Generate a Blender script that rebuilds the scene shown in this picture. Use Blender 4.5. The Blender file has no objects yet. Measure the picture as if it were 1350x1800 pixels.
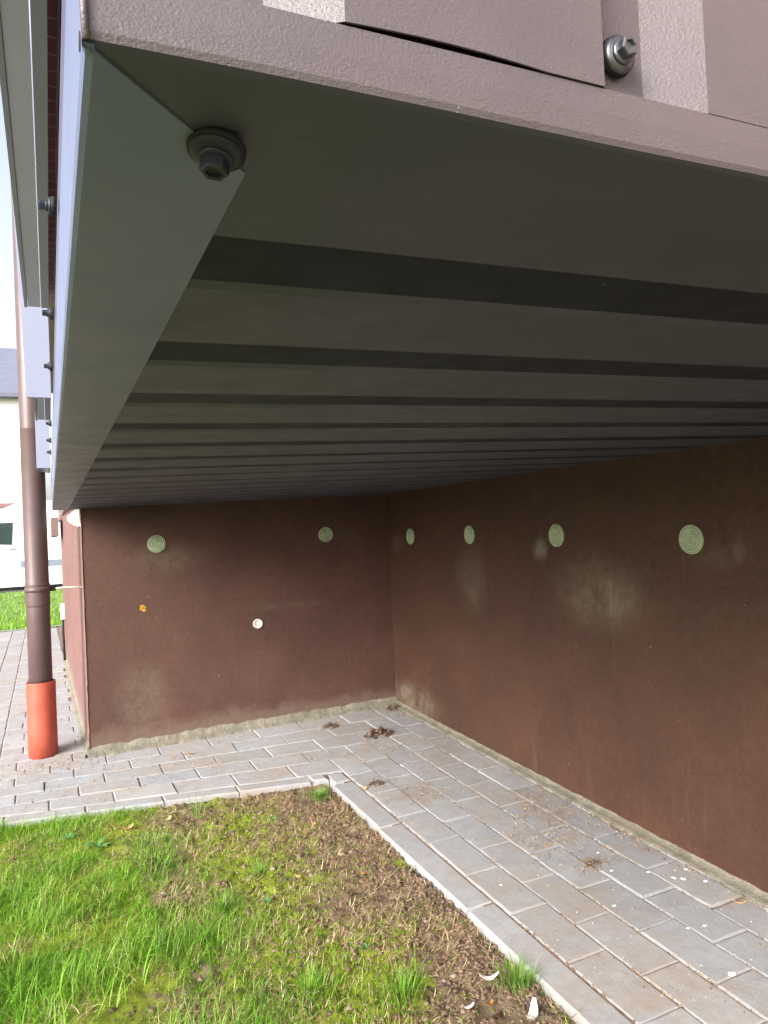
import bpy, math, random
import numpy as np
from mathutils import Vector, Matrix, noise as mnoise
rnd = random.Random(7)
rad = math.radians
SC = bpy.context.scene
COL = SC.collection

# ------------------------------------------------------------------ camera
CZ = 0.953
cam_d = bpy.data.cameras.new("camera")
cam = bpy.data.objects.new("camera", cam_d); COL.objects.link(cam)
Rr = (0.907796, -0.4168887, -0.0459363)
Ru = (0.0332695, -0.0376033, 0.9987388)
Rf = (0.4180903, 0.9081794, 0.0202665)
m = Matrix.Identity(4)
for i in range(3):
    m[i][0] = Rr[i]; m[i][1] = Ru[i]; m[i][2] = -Rf[i]
m[2][3] = CZ
cam.matrix_world = m
cam_d.sensor_fit = 'VERTICAL'; cam_d.sensor_height = 24.0
cam_d.lens = 24.0 * 1279.85 / 1800.0
cam_d.clip_start = 0.01; cam_d.clip_end = 2000
SC.camera = cam
SC.render.resolution_x = 768; SC.render.resolution_y = 1024

# ------------------------------------------------------------------ sky, sun, exposure
SUN_EL, SUN_AZ = rad(27), rad(-122)       # azimuth from +Y, negative = towards -X
w = bpy.data.worlds.new("World"); SC.world = w; w.use_nodes = True
nt = w.node_tree; nt.nodes.clear()
out = nt.nodes.new('ShaderNodeOutputWorld'); bg = nt.nodes.new('ShaderNodeBackground')
sky = nt.nodes.new('ShaderNodeTexSky'); sky.sky_type = 'NISHITA'; sky.sun_disc = False
sky.sun_elevation = SUN_EL; sky.sun_rotation = SUN_AZ; sky.air_density = 1.0; sky.dust_density = 4.0
hs = nt.nodes.new('ShaderNodeHueSaturation'); hs.inputs['Saturation'].default_value = 0.42
nt.links.new(sky.outputs[0], hs.inputs['Color']); nt.links.new(hs.outputs[0], bg.inputs[0])
bg.inputs[1].default_value = 0.11
nt.links.new(bg.outputs[0], out.inputs[0])
sd = bpy.data.lights.new("sun", 'SUN'); sd.energy = 1.5; sd.angle = rad(34); sd.color = (1, .98, .95)
so = bpy.data.objects.new("sun", sd); COL.objects.link(so)
sdir = Vector((math.sin(SUN_AZ)*math.cos(SUN_EL), math.cos(SUN_AZ)*math.cos(SUN_EL), math.sin(SUN_EL)))
so.rotation_euler = sdir.to_track_quat('Z', 'Y').to_euler(); so.location = sdir*30
SC.view_settings.view_transform = 'Standard'; SC.view_settings.look = 'None'
SC.view_settings.exposure = 1.85; SC.view_settings.gamma = 1
try:
    SC.cycles.max_bounces = 10; SC.cycles.diffuse_bounces = 6
except Exception: pass

# ------------------------------------------------------------------ numbers of the place (metres)
YA, XB, XW = 3.184, 1.483, 0.118            # end wall, long wall, outer corner
XL, YF, FW = 0.0126, 0.2085, 0.0594         # overhang edges, flashing width
def gz(x, y):
    if y > 7.2: return .0107*max(min(x, 3), -3) + .0278*7.2 - (y-7.2)*.036
    return .0107*max(min(x, 3), -3) + .0278*y
def cz(x, y): return CZ + .1360 + .0195*x - .0027*y
def xo(y): return XW+(.072-XW)*(y-YA)/(5.7-YA)
def edgeA(x): return 2.604 - .194*max(x, -.25)

# ------------------------------------------------------------------ materials
def srgb(r, g, b):
    f = lambda c: ((c/255+.055)/1.055)**2.4 if c > 10 else c/255/12.92
    return (f(r), f(g), f(b), 1)
class N:
    def __init__(s, name):
        s.m = bpy.data.materials.new(name); s.m.use_nodes = True; s.t = s.m.node_tree
        s.b = s.t.nodes['Principled BSDF']; s.out = s.t.nodes['Material Output']
        s.pos = s.t.nodes.new('ShaderNodeNewGeometry').outputs['Position']
    def n(s, typ, **k):
        x = s.t.nodes.new(typ)
        for a, v in k.items(): setattr(x, a, v)
        return x
    def l(s, a, b): s.t.links.new(a, b)
    def val(s, sock, v):
        if hasattr(v, 'is_linked') or hasattr(v, 'links'): s.l(v, sock)
        else: sock.default_value = v
    def noise(s, scale, detail=5, rough=.6, vec=None, stretch=None):
        x = s.n('ShaderNodeTexNoise'); x.inputs['Scale'].default_value = scale
        x.inputs['Detail'].default_value = detail; x.inputs['Roughness'].default_value = rough
        v = vec or s.pos
        if stretch:
            mp = s.n('ShaderNodeMapping'); mp.inputs['Scale'].default_value = stretch; s.l(v, mp.inputs[0]); v = mp.outputs[0]
        s.l(v, x.inputs['Vector']); return x.outputs['Fac']
    def voro(s, scale, feature='F1', rnd_=1.0, vec=None):
        x = s.n('ShaderNodeTexVoronoi', feature=feature); x.inputs['Scale'].default_value = scale
        s.l(vec or s.pos, x.inputs['Vector']); return x.outputs['Distance'], x.outputs.get('Color')
    def ramp(s, fac, stops, interp='LINEAR'):
        x = s.n('ShaderNodeValToRGB'); e = x.color_ramp.elements; x.color_ramp.interpolation = interp
        while len(e) < len(stops): e.new(.5)
        for i, (p, c) in enumerate(stops):
            e[i].position = p
            e[i].color = c if not isinstance(c, (int, float)) else (c, c, c, 1)
        s.l(fac, x.inputs[0]); return x.outputs[0]
    def math(s, op, a, b=0.0, clamp=False):
        x = s.n('ShaderNodeMath', operation=op, use_clamp=clamp); s.val(x.inputs[0], a); s.val(x.inputs[1], b); return x.outputs[0]
    def mix(s, fac, a, b, typ='MIX'):
        x = s.n('ShaderNodeMix', data_type='RGBA', blend_type=typ)
        s.val(x.inputs['Factor'], fac); s.val(x.inputs[6], a); s.val(x.inputs[7], b); return x.outputs[2]
    def bump(s, h, strength=.3, dist=.002, prev=None):
        x = s.n('ShaderNodeBump'); x.inputs['Strength'].default_value = strength; x.inputs['Distance'].default_value = dist
        s.l(h, x.inputs['Height'])
        if prev is not None: s.l(prev, x.inputs['Normal'])
        return x.outputs[0]
    def fin(s, col, rough=.6, normal=None, metallic=0, spec=None):
        s.val(s.b.inputs['Base Color'], col); s.val(s.b.inputs['Roughness'], rough)
        s.b.inputs['Metallic'].default_value = metallic
        if spec is not None: s.b.inputs['Specular IOR Level'].default_value = spec
        if normal is not None: s.l(normal, s.b.inputs['Normal'])
        return s.m
    def ellipse(s, c, r):
        """soft mask 1 inside an ellipsoid with centre c and radii r (world)"""
        mp = s.n('ShaderNodeMapping', vector_type='TEXTURE')
        mp.inputs['Location'].default_value = c; mp.inputs['Scale'].default_value = r
        s.l(s.pos, mp.inputs[0]); ln = s.n('ShaderNodeVectorMath', operation='LENGTH'); s.l(mp.outputs[0], ln.inputs[0])
        mr = s.n('ShaderNodeMapRange', interpolation_type='SMOOTHERSTEP')
        mr.inputs['From Min'].default_value = 1; mr.inputs['From Max'].default_value = 0
        s.l(ln.outputs['Value'], mr.inputs[0]); return mr.outputs[0]

def mat_plain(name, col, rough=.5, metallic=0, var=.12, scale=8, bump=0, bscale=200, bdist=.0005):
    a = N(name); c2 = tuple(min(1, v*(1+var)) for v in col[:3])+(1,); c1 = tuple(v*(1-var) for v in col[:3])+(1,)
    c = a.ramp(a.noise(scale, 6), [(.3, c1), (.7, c2)])
    nn = a.bump(a.noise(bscale, 3), bump, bdist) if bump else None
    return a.fin(c, rough, nn, metallic)

def mat_steel():
    """dark brown coated sheet steel, finely wrinkled lacquer"""
    a = N('coated_steel')
    base = a.ramp(a.noise(9, 5), [(.3, srgb(84, 75, 79)), (.7, srgb(96, 85, 88))])
    sp = a.voro(260)[0]
    speck = a.ramp(sp, [(.05, 1.0), (.09, 0.0)])
    sel = a.ramp(a.noise(60, 2), [(.62, 0.0), (.68, 1.0)])
    base = a.mix(a.math('MULTIPLY', a.math('MULTIPLY', speck, sel), .5), base, srgb(205, 200, 200))
    wr = a.noise(520, 4, .75, stretch=(1, 1, 2.2)); wr2 = a.noise(1100, 2, .6)
    n1 = a.bump(wr, .8, .00048); n2 = a.bump(wr2, .5, .0004, n1)
    rg = a.ramp(a.noise(30, 4), [(.3, .30), (.7, .44)])
    a.b.inputs['Coat Weight'].default_value = .35; a.b.inputs['Coat Roughness'].default_value = .3; a.l(n2, a.b.inputs['Coat Normal'])
    return a.fin(base, rg, n2, 0, .7)
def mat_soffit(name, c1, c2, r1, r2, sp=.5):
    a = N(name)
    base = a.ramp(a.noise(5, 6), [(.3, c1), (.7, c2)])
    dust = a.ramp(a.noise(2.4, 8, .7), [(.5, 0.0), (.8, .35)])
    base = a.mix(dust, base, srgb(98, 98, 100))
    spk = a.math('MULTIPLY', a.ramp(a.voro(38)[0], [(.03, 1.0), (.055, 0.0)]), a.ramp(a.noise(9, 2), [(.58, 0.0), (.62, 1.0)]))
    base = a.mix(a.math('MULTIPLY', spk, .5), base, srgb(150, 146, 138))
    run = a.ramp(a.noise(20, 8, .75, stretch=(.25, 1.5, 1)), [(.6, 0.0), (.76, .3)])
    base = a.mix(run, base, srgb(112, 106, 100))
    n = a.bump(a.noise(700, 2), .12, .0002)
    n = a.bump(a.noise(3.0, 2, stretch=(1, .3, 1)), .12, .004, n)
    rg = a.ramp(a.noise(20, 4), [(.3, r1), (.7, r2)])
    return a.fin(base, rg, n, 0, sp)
def mat_plinth(name, spots, c1=(74, 50, 43), c2=(87, 59, 51)):
    a = N(name)
    base = a.ramp(a.noise(3.5, 8, .62), [(.32, srgb(*c1)), (.68, srgb(*c2))])
    fine = a.ramp(a.noise(90, 5, .7), [(.35, .82), (.7, 1.12)])
    base = a.mix(1.0, base, fine, 'MULTIPLY')
    # pale lime bloom
    tot = None
    for c, r, k in spots:
        e = a.math('MULTIPLY', a.ellipse(c, r), k)
        tot = e if tot is None else a.math('MAXIMUM', tot, e)
    br = a.math('MULTIPLY', a.ramp(a.noise(11, 9, .72), [(.36, .12), (.62, 1.0)]), a.ramp(a.noise(70, 5, .8, stretch=(1, 1, .5)), [(.3, .45), (.6, 1.1)]))
    if tot is not None:
        base = a.mix(a.math('MULTIPLY', tot, br, True), base, srgb(140, 138, 120))
    # thin scuffs, chips
    ch = a.ramp(a.voro(26)[0], [(.035, 1.0), (.06, 0.0)])
    sel = a.ramp(a.noise(7, 3), [(.6, 0.0), (.66, 1.0)])
    base = a.mix(a.math('MULTIPLY', a.math('MULTIPLY', ch, sel), .6), base, srgb(190, 178, 165))
    scf = a.ramp(a.noise(16, 8, .75, stretch=(1, 1, .35)), [(.66, 0.0), (.8, .35)])
    base = a.mix(scf, base, srgb(165, 140, 128))
    # splash band near the ground
    sep = a.n('ShaderNodeSeparateXYZ'); a.l(a.pos, sep.inputs[0])
    hgt = a.math('SUBTRACT', sep.outputs[2], a.math('MULTIPLY', sep.outputs[1], .0278))
    hn = a.math('ADD', hgt, a.math('MULTIPLY', a.noise(12, 6), -.12))
    band = a.ramp(hn, [(-.0, .22), (.045, 0.0)])
    if 'long' not in name: base = a.mix(band, base, srgb(140, 128, 116))
    drip = a.math('MULTIPLY', a.ramp(a.noise(26, 7, .7, stretch=(1, 1, .07)), [(.58, 0.0), (.72, .17)]), a.ramp(a.noise(2.2, 3), [(.45, 0.0), (.6, 1.0)]))
    base = a.mix(drip, base, srgb(132, 112, 100))
    dk = a.ramp(a.noise(5, 9, .75), [(.55, 0.0), (.75, .4)])
    base = a.mix(dk, base, srgb(44, 32, 28))
    sm = a.math('MULTIPLY', a.ramp(a.voro(70)[0], [(.05, 1.0), (.09, 0.0)]), a.ramp(a.noise(13, 3), [(.58, 0.0), (.62, 1.0)]))
    base = a.mix(a.math('MULTIPLY', sm, .55), base, srgb(176, 160, 140))
    n = a.bump(a.noise(170, 6, .7), .55, .0012); n = a.bump(a.noise(26, 3), .3, .003, n)
    return a.fin(base, a.ramp(a.noise(40, 4), [(.3, .5), (.7, .75)]), n, 0, .4)
def mat_paver():
    a = N('paver_concrete')
    at = a.n('ShaderNodeAttribute', attribute_name='tint'); f = at.outputs['Fac']
    c = a.ramp(f, [(0, srgb(151, 150, 150)), (.4, srgb(160, 157, 156)), (.75, srgb(156, 157, 160)), (1, srgb(169, 166, 163))])
    zone = a.ramp(a.noise(2.6, 4, .6), [(.38, 0.0), (.62, 1.0)])
    c = a.mix(a.math('MULTIPLY', zone, .45), c, srgb(150, 154, 162))
    mott = a.ramp(a.noise(22, 8, .7), [(.3, .84), (.7, 1.08)])
    c = a.mix(1.0, c, mott, 'MULTIPLY')
    grit = a.ramp(a.noise(520, 3, .7), [(.3, .8), (.7, 1.12)])
    c = a.mix(1.0, c, grit, 'MULTIPLY')
    dirt = a.ramp(a.noise(5, 9, .75), [(.46, 0.0), (.66, .6)])
    c = a.mix(dirt, c, srgb(148, 131, 114))
    wht = a.ramp(a.noise(9, 8, .7, stretch=(1.3, 1, 1)), [(.62, 0.0), (.8, .5)])
    c = a.mix(wht, c, srgb(186, 182, 178))
    n = a.bump(a.noise(600, 4, .7), .5, .0008); n = a.bump(a.noise(45, 5, .65), .5, .0025, n)
    return a.fin(c, .85, n, 0, .25)
def mat_sand():
    a = N('joint_sand')
    c = a.ramp(a.noise(35, 8, .75), [(.25, srgb(92, 72, 64)), (.5, srgb(134, 112, 100)), (.75, srgb(160, 144, 130))])
    g = a.ramp(a.noise(900, 3, .8), [(.3, .7), (.7, 1.2)])
    return a.fin(a.mix(1.0, c, g, 'MULTIPLY'), .95, a.bump(a.noise(500, 4, .8), .8, .002), 0, .2)
def mat_soil():
    a = N('soil')
    at = a.n('ShaderNodeAttribute', attribute_name='moss').outputs['Fac']
    c = a.ramp(a.noise(18, 9, .75), [(.25, srgb(70, 56, 44)), (.5, srgb(116, 98, 80)), (.75, srgb(160, 142, 116))])
    g = a.ramp(a.noise(260, 5, .8), [(.3, .6), (.7, 1.3)])
    c = a.mix(1.0, c, g, 'MULTIPLY')
    mc = a.ramp(a.noise(30, 8, .8), [(.3, srgb(86, 92, 34)), (.6, srgb(136, 150, 50)), (.8, srgb(176, 190, 72))])
    mc = a.mix(1.0, mc, g, 'MULTIPLY')
    f = a.math('ADD', at, a.math('MULTIPLY', a.math('SUBTRACT', a.noise(40, 8, .75), .5), 1.6))
    c = a.mix(a.ramp(f, [(.4, 0.0), (.6, 1.0)]), c, mc)
    n = a.bump(a.noise(240, 6, .8), .9, .004)
    return a.fin(c, .95, n, 0, .15)
def mat_blade(name, stops, transl=.35):
    a = N(name)
    at = a.n('ShaderNodeAttribute', attribute_name='tint').outputs['Fac']
    c = a.ramp(at, stops)
    a.fin(c, .5, None, 0, .35)
    tr = a.n('ShaderNodeBsdfTranslucent'); a.l(c, tr.inputs[0])
    mx = a.n('ShaderNodeMixShader'); mx.inputs[0].default_value = transl
    a.l(a.b.outputs[0], mx.inputs[1]); a.l(tr.outputs[0], mx.inputs[2]); a.l(mx.outputs[0], a.out.inputs[0])
    return a.m
def mat_tile_band():
    a = N('clinker_band')
    br = a.n('ShaderNodeTexBrick'); a.l(a.pos, br.inputs['Vector'])
    mp = a.n('ShaderNodeMapping'); mp.inputs['Rotation'].default_value = (0, 0, rad(90)); a.l(a.pos, mp.inputs[0]); a.l(mp.outputs[0], br.inputs['Vector'])
    br.offset = 0; br.inputs['Scale'].default_value = 1; br.inputs['Brick Width'].default_value = .075; br.inputs['Row Height'].default_value = .4
    br.inputs['Mortar Size'].default_value = .004
    br.inputs['Color1'].default_value = srgb(190, 135, 140); br.inputs['Color2'].default_value = srgb(176, 122, 130); br.inputs['Mortar'].default_value = srgb(225, 200, 210)
    return a.fin(br.outputs['Color'], .7)

M = {}
M['steel'] = mat_steel()
M['soffit'] = mat_soffit('soffit_steel', srgb(58, 59, 74), srgb(68, 69, 83), .45, .6)
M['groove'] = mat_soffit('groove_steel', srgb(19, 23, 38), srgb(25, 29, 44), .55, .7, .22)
M['flash_under'] = mat_soffit('flashing_steel', srgb(90, 98, 128), srgb(102, 110, 139), .35, .5)
M['wall_end'] = mat_plinth('plinth_paint_end', [((.45, YA, .86), (.22, .2, .09), .28), ((.33, YA, .30), (.16, .2, .22), .30), ((1.25, YA, .92), (.12, .2, .06), .12), ((.95, YA, .62), (.35, .2, .03), .12)])
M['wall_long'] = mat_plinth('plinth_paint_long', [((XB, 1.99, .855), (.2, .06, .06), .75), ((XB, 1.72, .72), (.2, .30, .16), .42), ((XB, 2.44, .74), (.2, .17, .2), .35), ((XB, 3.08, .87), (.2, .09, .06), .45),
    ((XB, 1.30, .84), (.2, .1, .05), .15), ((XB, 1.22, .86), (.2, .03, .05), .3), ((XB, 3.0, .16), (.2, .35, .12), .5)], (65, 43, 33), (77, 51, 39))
M['paver'] = mat_paver(); M['sand'] = mat_sand(); M['soil'] = mat_soil()
M['kerb'] = mat_plain('kerb_concrete', srgb(144, 138, 130), .9, 0, .16, 20, .6, 500, .001)
M['mortar'] = mat_plain('base_mortar', srgb(116, 111, 98), .95, 0, .3, 26, .9, 160, .004)
M['cement'] = mat_plain('pale_cement', srgb(205, 200, 192), .9, 0, .1, 30, .6, 300, .001)
M['anchor'] = mat_plain('anchor_plastic', srgb(164, 176, 148), .55, 0, .18, 60)
M['plug'] = mat_plain('plug_plastic', srgb(214, 212, 206), .5, 0, .06, 60)
M['rubber'] = mat_plain('rubber', (.012, .012, .014, 1), .75)
M['zinc'] = mat_plain('screw_zinc', (.17, .17, .18, 1), .34, .85, .15, 300, .3, 900, .0002)
M['dark_zinc'] = mat_plain('screw_dark', (.02, .024, .035, 1), .5, .3, .15, 300)
M['pipe'] = mat_plain('brown_pipe', srgb(88, 70, 70), .42, 0, .10, 14, .1, 60, .001)
M['orange'] = mat_plain('orange_pipe', srgb(174, 80, 62), .5, 0, .12, 18, .15, 300, .0004)
M['grey_metal'] = mat_plain('grey_window_metal', srgb(134, 142, 164), .4, 0, .05, 5)
M['dark_metal'] = mat_plain('dark_sill_metal', srgb(182, 192, 222), .5, 0, .06, 5)
M['lav_trim'] = mat_plain('brown_trim', srgb(70, 60, 84), .35, 0, .06, 5)
M['white'] = mat_plain('white_strip', srgb(232, 232, 232), .4, 0, .04, 5)
M['band'] = mat_tile_band()
M['upper'] = mat_plain('upper_cladding', srgb(112, 92, 90), .5, 0, .08, 4)
M['yellow'] = mat_plain('yellow_paint', srgb(176, 134, 40), .8, 0, .3, 120)

# ------------------------------------------------------------------ mesh helpers
class MB:
    def __init__(s): s.v = []; s.f = []; s.mi = []; s.t = []; s.smooth = []
    def add(s, vs, fs, mi=0, t=0.0, smooth=False):
        o = len(s.v); s.v += [tuple(v) for v in vs]; s.t += [t]*len(vs)
        for f in fs: s.f.append(tuple(i+o for i in f)); s.mi.append(mi); s.smooth.append(smooth)
        return s
    def box(s, x0, x1, y0, y1, z0, z1, mi=0, t=0.0, zf0=None, zf1=None):
        z = lambda zz, f, x, y: zz + (f(x, y) if f else 0)
        vs = [(x, y, z(z0, zf0, x, y)) for y in (y0, y1) for x in (x0, x1)] + [(x, y, z(z1, zf1, x, y)) for y in (y0, y1) for x in (x0, x1)]
        return s.add(vs, [(0, 2, 3, 1), (4, 5, 7, 6), (0, 1, 5, 4), (1, 3, 7, 5), (3, 2, 6, 7), (2, 0, 4, 6)], mi, t)
    def prism(s, poly, z0, z1, inset=0, drop=0, mi=0, t=0.0, zb=None, tilt=(0, 0)):
        """poly CCW in xy; top at z1 (function or number) with chamfer"""
        n = len(poly); Z1 = z1 if callable(z1) else (lambda x, y: z1); Z0 = z0 if callable(z0) else (lambda x, y: z0)
        cx = sum(p[0] for p in poly)/n; cy = sum(p[1] for p in poly)/n
        tz = lambda x, y: Z1(x, y)+(x-cx)*tilt[0]+(y-cy)*tilt[1]
        vs = [(x, y, Z0(x, y)) for x, y in poly]; fs = []
        if inset:
            vs += [(x, y, tz(x, y)-drop) for x, y in poly]; q = offset_poly(poly, inset); vs += [(x, y, tz(x, y)) for x, y in q]; L = 3
        else: vs += [(x, y, tz(x, y)) for x, y in poly]; L = 2
        for k in range(L-1):
            for i in range(n): j = (i+1) % n; fs.append((k*n+i, k*n+j, (k+1)*n+j, (k+1)*n+i))
        fs.append(tuple((L-1)*n+i for i in range(n))); fs.append(tuple(reversed(range(n))))
        return s.add(vs, fs, mi, t)
    def lathe(s, prof, seg, mat4, mi=0, smooth=True, seg_poly=False):
        """prof list of (r,h); axis local z, transformed by mat4"""
        vs = []; fs = []
        for r, h in prof:
            for k in range(seg):
                a = 2*math.pi*k/seg; vs.append(mat4 @ Vector((r*math.cos(a), r*math.sin(a), h)))
        for i in range(len(prof)-1):
            for k in range(seg): j = (k+1) % seg; fs.append((i*seg+k, i*seg+j, (i+1)*seg+j, (i+1)*seg+k))
        fs.append(tuple((len(prof)-1)*seg+k for k in range(seg))); fs.append(tuple(reversed(range(seg))))
        return s.add(vs, fs, mi, 0, smooth)
    def tube(s, pts, r, seg=8, mi=0):
        pts = [Vector(p) for p in pts]; vs = []; fs = []; R = r if isinstance(r, (list, tuple)) else [r]*len(pts)
        for i, p in enumerate(pts):
            d = (pts[min(i+1, len(pts)-1)]-pts[max(i-1, 0)]).normalized()
            u = d.orthogonal().normalized() if i == 0 else (u - d*u.dot(d)).normalized()
            v = d.cross(u)
            for k in range(seg):
                a = 2*math.pi*k/seg; vs.append(p+(u*math.cos(a)+v*math.sin(a))*R[i])
        for i in range(len(pts)-1):
            for k in range(seg): j = (k+1) % seg; fs.append((i*seg+k, i*seg+j, (i+1)*seg+j, (i+1)*seg+k))
        fs.append(tuple(reversed(range(seg)))); fs.append(tuple((len(pts)-1)*seg+k for k in range(seg)))
        return s.add(vs, fs, mi, 0, True)
    def build(s, name, mats, parent=None, origin=None, bevel=0, attr=None):
        me = bpy.data.meshes.new(name)
        o = Vector(origin) if origin is not None else Vector((0, 0, 0))
        arr = np.array(s.v, dtype=float) - np.array(o)
        me.from_pydata(arr.tolist(), [], s.f)
        for mm in (mats if isinstance(mats, (list, tuple)) else [mats]): me.materials.append(mm)
        me.polygons.foreach_set('material_index', s.mi); me.polygons.foreach_set('use_smooth', s.smooth)
        if attr:
            at = me.attributes.new(attr, 'FLOAT', 'POINT'); at.data.foreach_set('value', s.t)
        me.update(); ob = bpy.data.objects.new(name, me); COL.objects.link(ob)
        ob.location = o
        if parent is not None:
            ob.parent = parent; ob.location = o - world_loc(parent)
        if bevel:
            b = ob.modifiers.new('bevel', 'BEVEL'); b.width = bevel; b.segments = 2; b.limit_method = 'ANGLE'; b.angle_limit = rad(40)
        return ob
def world_loc(o):
    v = Vector((0, 0, 0))
    while o is not None: v += o.location; o = o.parent
    return v
def offset_poly(poly, d):
    n = len(poly); res = []
    L = []
    for i in range(n):
        (x0, y0), (x1, y1) = poly[i], poly[(i+1) % n]; dx, dy = x1-x0, y1-y0; l = math.hypot(dx, dy) or 1e-9
        L.append((x0-dy/l*d, y0+dx/l*d, dx/l, dy/l))
    for i in range(n):
        a = L[i-1]; b = L[i]; cr = a[2]*b[3]-a[3]*b[2]
        if abs(cr) < 1e-3: res.append((b[0], b[1])); continue
        t = ((b[0]-a[0])*b[3]-(b[1]-a[1])*b[2])/cr; res.append((a[0]+a[2]*t, a[1]+a[3]*t))
    return res
def clip(poly, a, b, c):
    """keep a*x+b*y<=c"""
    res = []
    for i in range(len(poly)):
        p, q = poly[i], poly[(i+1) % len(poly)]; fp, fq = a*p[0]+b*p[1]-c, a*q[0]+b*q[1]-c
        if fp <= 0: res.append(p)
        if (fp < 0 < fq) or (fq < 0 < fp): t = fp/(fp-fq); res.append((p[0]+(q[0]-p[0])*t, p[1]+(q[1]-p[1])*t))
    return res
def area(poly): return .5*sum(poly[i][0]*poly[(i+1) % len(poly)][1]-poly[(i+1) % len(poly)][0]*poly[i][1] for i in range(len(poly)))
def tag(o, label=None, cat=None, group=None, kind=None):
    for k, v in (('label', label), ('category', cat), ('group', group), ('kind', kind)):
        if v: o[k] = v
    return o
def thing(name, loc, label, cat, group=None):
    o = bpy.data.objects.new(name, None); o.empty_display_size = .05; COL.objects.link(o); o.location = loc
    return tag(o, label, cat, group)
def fbm(x, y, s, o=4, z=0.0):
    v = 0; a = 1; t = 0
    for _ in range(o): v += a*mnoise.noise(Vector((x*s, y*s, z))); t += a; a *= .5; s *= 2.1
    return v/t

# ================================================================== SETTING
# soil base sheet to the horizon (with the lawn falling away to the road)
xs = [-400, -60, -20, -8, -3, -1, -.2, .5, 1.2, 2, 3, 8, 20, 60, 400]
ys = [-400, -40, -8, -2, -1, 0, 1, 2, 3, 4, 5, 6, 7.2, 9, 12, 16, 20, 30]
def gbase(x, y):
    yy = min(max(y, -6), 22.5)
    return gz(x, yy) - .07
mb = MB()
vs = [(x, y, gbase(x, y)) for y in ys+[60, 400] for x in xs]; nx = len(xs)
mb.add(vs, [(j*nx+i, j*nx+i+1, (j+1)*nx+i+1, (j+1)*nx+i) for j in range(len(ys)+1) for i in range(nx-1)])
a = N('earth'); a.fin(a.ramp(a.noise(6, 8), [(.3, srgb(84, 92, 48)), (.7, srgb(120, 124, 70))]), .95); M['earth'] = a.m
tag(mb.build('ground', M['earth']), kind='structure')

# joint sand bed under the paving
def bedz(x, y): return gz(x, y) - .0042
mb = MB()
def sheet(mb, poly_fn_x0, x1, y0, y1, n, m_, zf):
    vs = []
    for j in range(m_+1):
        for i in range(n+1):
            x = poly_fn_x0+(x1-poly_fn_x0)*i/n; a0 = y0(x) if callable(y0) else y0; y = a0+(y1-a0)*j/m_
            vs.append((x, y, zf(x, y)))
    mb.add(vs, [(j*(n+1)+i, j*(n+1)+i+1, (j+1)*(n+1)+i+1, (j+1)*(n+1)+i) for j in range(m_) for i in range(n)])
sheet(mb, -1.6, XB+.02, lambda x: edgeA(x)+.02 if x < .84 else 2.45, YA+.05, 40, 6, bedz)
sheet(mb, -1.6, XW+.03, YA+.05, 7.14, 8, 20, bedz)
sheet(mb, .90, XB+.02, -1.6, 2.52, 6, 30, bedz)
tag(mb.build('joint_sand', M['sand']), kind='structure')

# the paving blocks: one structure sheet made of single blocks
pv = MB(); BL, BW, J = .2, .103, .0022
diag = (XB-.855, YA-2.43)     # boundary direction from lawn corner to wall corner
na, nb = diag[1], -diag[0]; ncut = na*.855+nb*2.43     # na*x+nb*y <= ncut : end-wall side
def brick(mb, poly, tmax=.0016):
    if len(poly) < 3 or area(poly) < 2e-4: return
    poly = [p for i, p in enumerate(poly) if math.hypot(p[0]-poly[i-1][0], p[1]-poly[i-1][1]) > .002]
    if len(poly) < 3: return
    poly = offset_poly(poly, J/2+rnd.random()*.0008)
    if area(poly) < 2e-4: return
    dz = rnd.uniform(-tmax, tmax)
    # subdivide edges & jitter a little so arrises are not ruler straight
    q = []
    for i in range(len(poly)):
        p0, p1 = poly[i], poly[(i+1) % len(poly)]; l = math.hypot(p1[0]-p0[0], p1[1]-p0[1]); k = max(1, int(l/.035))
        for s_ in range(k):
            t = s_/k; jx = rnd.uniform(-.0012, .0012) if s_ == 0 else rnd.uniform(-.0010, .0010)
            q.append((p0[0]+(p1[0]-p0[0])*t+jx, p0[1]+(p1[1]-p0[1])*t+jx))
    mb.prism(q, lambda x, y: gz(x, y)-.05, lambda x, y: gz(x, y)+dz, .0034, .0019, 0, rnd.random(), tilt=(rnd.uniform(-.012, .012), rnd.uniform(-.012, .012)))
def rowY(x, k):
    if k <= 5: e = edgeA(x)+.06; return e+(YA-.03-e)*k/5
    return YA-.03+(k-5)*.104
for k in range(0, 44):
    off = (k % 2)*.1+.035+rnd.uniform(-.012, .012)
    x = -1.6-off
    while x < XB:
        x0, x1 = x, x+BL; x += BL
        if k >= 5 and x0 > XW: break
        if rowY(0, k+1) > 7.15: break
        x0_, x1_ = max(x0, -1.6), min(x1, XB-.01)
        if k >= 5: x1_ = min(x1_, xo(rowY(0, k+1))-.012)
        if k > 6: x0_ = max(x0_, -.212)
        if x1_-x0_ < .02: continue
        P = [(x0_, rowY(x0_, k)), (x1_, rowY(x1_, k)), (x1_, rowY(x1_, k+1)), (x0_, rowY(x0_, k+1))]
        P = clip(P, 1, 0, .932+BW*k)
        if len(P) >= 3: brick(pv, P)
for k in range(6):
    off = (k % 2)*.1+rnd.uniform(-.01, .01)+.06; y = -1.5-off
    X0 = .932+k*BW; X1 = min(X0+BW, XB-.012)
    if X1-X0 < .02: continue
    while y < YA:
        y0, y1 = max(y, -1.5), min(y+BL, YA-.03); y += BL
        if y1-y0 < .02: continue
        P = [(X0, y0), (X1, y0), (X1, y1), (X0, y1)]
        if k < 5:
            ya_, yb_ = rowY(X0, k+1), rowY(X1, k+1); sl_ = (yb_-ya_)/(X1-X0)
            P = clip(P, -sl_, 1, ya_-sl_*X0)
        if len(P) >= 3: brick(pv, P)
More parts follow.
